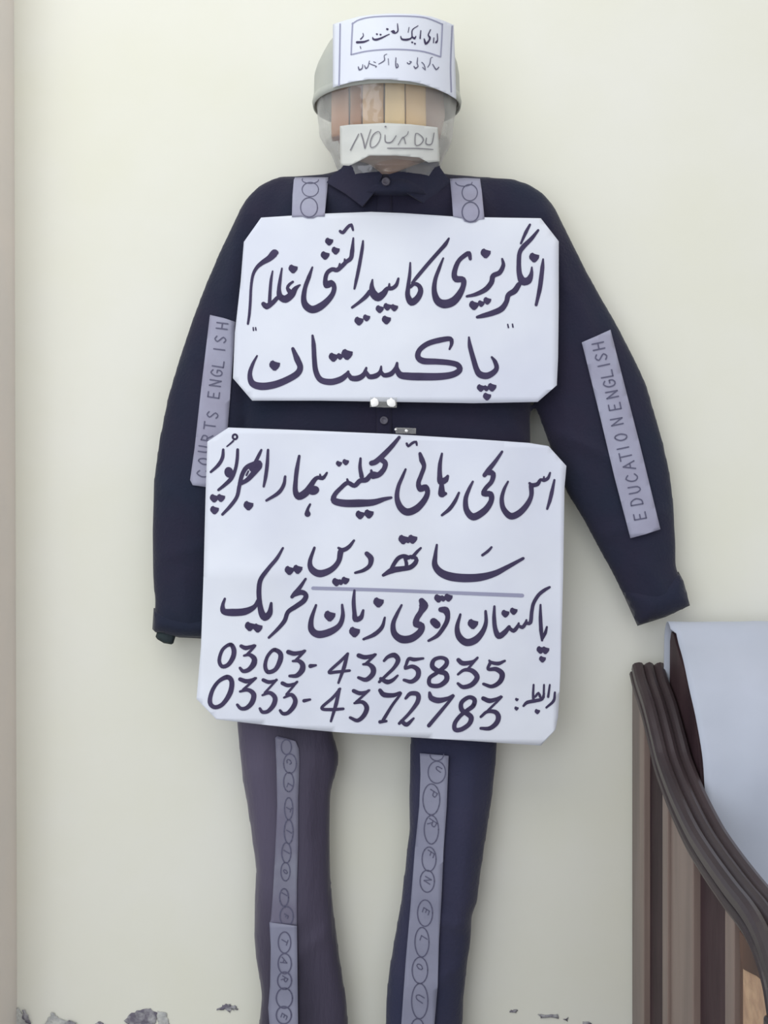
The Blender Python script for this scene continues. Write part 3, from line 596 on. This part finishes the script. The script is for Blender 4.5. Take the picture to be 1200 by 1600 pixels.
k = Ink(lambda x, y: fs2(x, y, .0007), (900,510), 1600/340, .4)
for ch, x, y in zip('EDUCATIONENGLISH', (470,445,430,410,390,365,345,330,300,285,265,245,225,205,185,165), (1395,1290,1200,1115,1025,955,895,815,700,590,500,420,350,285,225,145)): ltr(k, ch, x, y, (-12,-56), (-84,18), 8)
k.build('handwriting', M['pencil'], o)
def strap(poly, circ, label, grp='chain-drawn straps on the shoulders', top=330):
    fs = fitted([p for p in poly if p[1] < top] + [(poly[0][0]+40, top-2), (poly[0][0]+5, top-2)], deg=(1,2))
    def g(x, y, e=0):
        a = -fs(x, y).y; b = -pf1(x, y).y+.0012; s = min(1, max(0, (y-296)/36)); s = s*s*(3-2*s); return P(x, y, a*(1-s)+b*s+e)
    o = sheet('shoulder_strap', poly, g, M['strip'], None, 6, .0004); tag(o, label, 'strap', grp)
    k = Ink(lambda x, y: g(x, y, .0006), (380,240), 2.5)
    for c in circ: k.ring(*c)
    k.build('drawn_chain', M['pencil'], o)
strap([(459,281),(461,277),(485,277),(513,277),(511,300),(507,338),(495,338),(489,341),(480,341),(472,338),(456,339),(457,305)], [(257,210,33,38,4),(262,140,32,28,3.5),(262,102,32,14,3.2,0,200)], 'grey paper strap with drawn chain loops on the shoulder left of collar')
strap([(703,279),(726,278),(750,279),(753,300),(757,342),(748,343),(743,347),(735,348),(726,346),(722,341),(708,338),(706,310)], [(888,228,33,39,4.5),(885,152,30,32,4),(862,112,32,15,3.2,0,180)], 'grey paper strap with drawn chain loops on the shoulder right of collar')
def legstrip(poly, m, rings, letters, label, grid=9):
    f = fitted(poly, .0015, (1,6)); o = sheet('paper_strip', poly, f, m, None, grid, .0004); tag(o, label, 'paper strip', 'chain-drawn strips on the trouser legs')
    k = Ink(lambda x, y: f(x, y, .0007))
    for off, sc, rr in rings:
        k.at(off, sc)
        for r in rr: k.ring(*r)
    for off, sc, ll in letters:
        k.at(off, sc)
        for ch, x, y, s in ll: ltr(k, ch, x, y, (-s*.22, s*.62), (s*.68, s*.4), 11)
    k.build('drawn_chain', M['pencil'], o)
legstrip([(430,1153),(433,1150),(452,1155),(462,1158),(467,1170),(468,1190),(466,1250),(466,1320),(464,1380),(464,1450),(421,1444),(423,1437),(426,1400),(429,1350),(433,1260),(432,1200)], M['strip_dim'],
    [((410,1140),6.96,[(260,190,55,80,12),(300,370,70,105,12),(285,570,55,105,12),(285,860,45,120,12),(285,1110,48,130,13),(260,1340,50,110,13),(250,1545,50,100,12)]),((410,1370),6.96,[(235,225,48,95,14),(262,430,72,105,13)])],
    [((410,1140),6.96,[('C',290,350,70),('L',300,620,80),('T',285,860,70),('I',290,1110,80),('I',262,1330,90),('O',250,1545,60)]),((410,1370),6.96,[('I',240,190,80),('F',255,430,60)])],
    'dim grey chain-drawn strip on the greyish purple trouser leg, above its paler continuation')
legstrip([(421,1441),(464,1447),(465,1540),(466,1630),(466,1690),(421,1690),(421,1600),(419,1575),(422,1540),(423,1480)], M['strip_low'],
    [((410,1370),6.96,[(240,715,68,115,13),(242,945,72,110,14),(240,1130,76,95,14),(238,1320,88,110,14),(232,1505,82,95,15),(235,1700,80,95,14),(235,1900,80,95,14)])],
    [((410,1370),6.96,[('T',240,700,85),('A',235,920,90),('R',240,1115,85),('E',235,1520,80)])],
    'paler grey strip with pen loops low on the greyish purple trouser leg')
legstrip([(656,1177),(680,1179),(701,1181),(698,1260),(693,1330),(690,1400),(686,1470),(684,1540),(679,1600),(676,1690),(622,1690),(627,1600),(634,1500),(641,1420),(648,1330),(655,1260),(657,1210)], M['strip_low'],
    [((620,1160),6.96,[(435,130,75,70,11,0,180),(435,325,95,120,12),(375,620,92,168,12),(375,950,78,155,12),(350,1270,76,132,12),(330,1510,78,120,12)]),((620,1380),7.27,[(320,340,85,150,13),(285,670,80,168,13),(262,990,88,150,13),(260,1340,92,200,13),(235,1640,70,100,13),(225,1850,75,110,13),(215,2060,75,110,13)])],
    [((620,1160),6.96,[('U',455,290,80),('P',395,560,110),('R',385,880,120),('F',365,1215,100),('N',335,1500,95)]),((620,1380),7.27,[('E',330,320,95),('L',305,640,100),('O',260,950,90),('U',260,1310,120)])],
    'bluish grey strip with pen loops and letters on the dark navy trouser leg')

# ------------------------------------------------------------------ the sofa
sofa = bpy.data.objects.new('sofa', None); COL.objects.link(sofa); sofa.location = (.9, -.33, 0); bpy.context.view_layer.update()
tag(sofa, 'carved dark wooden sofa with sweeping moulded arm against the wall', 'sofa')
XO, XI = .385, .430
low = [(994,1084),(1006,1122),(1018,1171),(1027,1208),(1043,1254),(1058,1290),(1076,1328),(1096,1362),(1117,1394),(1138,1424),(1159,1452)]
path = []
for a, b in low: d = F*XO/(a-600); path.append((D-d, CZ+(800-b)*d/F))
path = [(.012, path[0][1]+.022)] + path + [(.595,.4748),(.622,.462),(.640,.446),(.650,.428)]
cp = catmull([(a*1000, b*1000) for a, b in path], 8); cp = [(a/1000, b/1000) for a, b in cp]
prof = [(.006,-.002),(-.003,.001),(-.005,.006),(-.004,.011),(.001,.0135),(-.003,.016),(-.003,.026),(.000,.030),(.006,.032),(.011,.031),(.0145,.026),(.018,.030),(.0225,.0325),(.027,.030),(.0305,.0255),(.034,.030),(.039,.032),(.044,.030),(.047,.024),(.047,-.002)]
v = []; f = []; n = len(prof)
for i, (t, z) in enumerate(cp):
    a = cp[max(0, i-1)]; b = cp[min(len(cp)-1, i+1)]; dx, dz = b[0]-a[0], b[1]-a[1]; l = math.hypot(dx, dz); nx, nz = -dz/l, dx/l
    for u, h in prof: v.append((XO+u, -(t+nx*h), z+nz*h))
for i in range(len(cp)-1):
    for j in range(n): f.append((i*n+j, i*n+(j+1)%n, (i+1)*n+(j+1)%n, (i+1)*n+j))
f.append(tuple(range(n))[::-1]); f.append(tuple(range((len(cp)-1)*n, len(cp)*n)))
o = from_py('arm_rail', v, f, M['rail'], sofa, False)
bm = bmesh.new(); bm.from_mesh(o.data); bmesh.ops.recalc_face_normals(bm, faces=bm.faces[:]); bm.to_mesh(o.data); bm.free()
def railz(t): return float(np.interp(t, [c[0] for c in cp], [c[1] for c in cp]))
def board(name, pa, pb, m, x0, x1, z0=.06, dz=0, taper=0, label=None):
    ta, tb = [max(.006, D-F*XO/(p-600)) if p else q for p, q in ((pa,.008),(pb,.62))]
    ts = np.linspace(ta, tb, 8); prof = [(ta, z0), (tb, z0)] + [(t, railz(t)-dz) for t in ts[::-1]]
    bm = bmesh.new(); a = [bm.verts.new((x0, -t, z)) for t, z in prof]; b = [bm.verts.new((x1, -t, z)) for t, z in prof]; k = len(prof)
    bm.faces.new(a); bm.faces.new(b[::-1])
    for i in range(k): bm.faces.new((a[i], b[i], b[(i+1)%k], a[(i+1)%k]))
    bmesh.ops.recalc_face_normals(bm, faces=bm.faces[:]); o = bevel(from_bm(name, bm, m, sofa), .0012, 2); return tag(o, label)
x = XO
board('stile', None, 1000, M['grain'], x+.001, x+.040, .0)
board('moulding', 1000.5, 1007, M['stile'], x-.001, x+.040, .0)
board('side_panel', 1007, 1036, M['panel'], x+.008, x+.034)
board('moulding', 1036, 1044, M['stile'], x-.001, x+.040)
board('stile', 1044.5, 1074, M['stile'], x+.003, x+.040, label='lighter brown upright board')
board('moulding', 1074.5, 1084, M['stile'], x-.001, x+.040)
board('side_panel', 1084, 1134, M['panel'], x+.008, x+.034)
board('moulding', 1134, 1148, M['stile'], x-.001, x+.040)
board('moulding', 1148.5, 1153, M['groove'], x+.008, x+.034)
board('stile', 1153, 1160, M['groove'], x+.002, x+.040)
board('front_inlay', 1160.5, 1197, M['peach'], x+.000, x+.040, dz=.0, label='peach coloured rough veneer inlay')
bk = from_py('scroll_bracket', [(XO-.002+dx_, -t_, z_) for dx_ in (0,.045) for t_, z_ in [(.556,.479),(.600,.476),(.642,.466),(.642,.455),(.615,.452),(.590,.446),(.569,.441),(.558,.455)]], [tuple(range(8)), tuple(range(8,16))[::-1]]+[(i, i+8, (i+1)%8+8, (i+1)%8) for i in range(8)], M['groove'], sofa); bevel(bk, .002)
bevel(from_bm('front_post', box_bm(x-.004, x+.046, -.664, -.640, 0, .425), M['rail'], sofa), .004, 3)
bevel(from_bm('bottom_rail', box_bm(x, x+.042, -.64, -.012, .03, .075), M['rail'], sofa), .003)
# backrest
bp_ = [(.048,.02),(.05,.40),(.052,.62),(.056,.735),(.064,.750),(.076,.748),(.100,.728),(.132,.705),(.168,.670),(.194,.639),(.214,.600),(.224,.570),(.240,.50),(.255,.43),(.262,.02)]
def prism(name, pr, x0, x1, m, par):
    bm = bmesh.new(); a = [bm.verts.new((x0, -t, z)) for t, z in pr]; b = [bm.verts.new((x1, -t, z)) for t, z in pr]; k = len(pr)
    bm.faces.new(a); bm.faces.new(b[::-1])
    for i in range(k): bm.faces.new((a[i], b[i], b[(i+1)%k], a[(i+1)%k]))
    bmesh.ops.recalc_face_normals(bm, faces=bm.faces[:]); return from_bm(name, bm, m, par)
prism('back_side_panel', bp_, .433, .452, M['panel'], sofa)
prism('backrest', [(t+(.002 if t < .06 else -.002), z-.002) for t, z in bp_], .452, 1.60, M['rail'], sofa)
bevel(from_bm('seat', box_bm(.434, 1.60, -.62, -.262, .30, .40), M['cloth'], sofa), .015, 3)
bevel(from_bm('front_rail', box_bm(.434, 1.60, -.645, -.621, .08, .36), M['rail'], sofa), .004)
prism('arm_panel', [(.01,0),(.62,0),(.62,.46),(.45,.475),(.2,.56),(.01,.66)], 1.602, 1.64, M['panel'], sofa)
# sheet over the backrest
sec = [(.036,.52),(.037,.62),(.042,.725),(.048,.752),(.058,.763),(.074,.760),(.100,.7365),(.135,.712),(.172,.677),(.199,.644),(.220,.602),(.231,.570),(.247,.50),(.262,.43),(.268,.408)]
cs = catmull([(a*1000, b*1000) for a, b in sec], 8); rows = []; v = []; f = []
nx = 110
for i, (t, z) in enumerate(cs):
    t /= 1000; z /= 1000; s = i/len(cs)
    xl = .4275 if t < .07 or z > .75 else .4335-.002*math.sin(z*30)
    for j in range(nx):
        x = xl+(1.585-xl)*(j/(nx-1)); q = Vector((x*5, s*5, 0)); wv = .005*noise.noise(q)+.003*noise.noise(q*2.7+Vector((5,0,0)))+.003*math.exp(-((x-.51-(z-.6)*.3)/.02)**2)*(1 if s > .35 else 0)
        wv = max(wv, -.0025)+.003
        v.append((x, -(t+(wv if s > .35 else wv*.2)), z+(wv*.5 if .2 < s < .4 else 0)))
for i in range(len(cs)-1):
    for j in range(nx-1): f.append((i*nx+j, i*nx+j+1, (i+1)*nx+j+1, (i+1)*nx+j))
o = from_py('sofa_cover', v, f, M['cloth'], None, True); sd = o.modifiers.new('thickness','SOLIDIFY'); sd.thickness = .0015; sd.offset = 0
tag(o, 'pale bluish white sheet draped over the back of the wooden sofa', 'sheet')
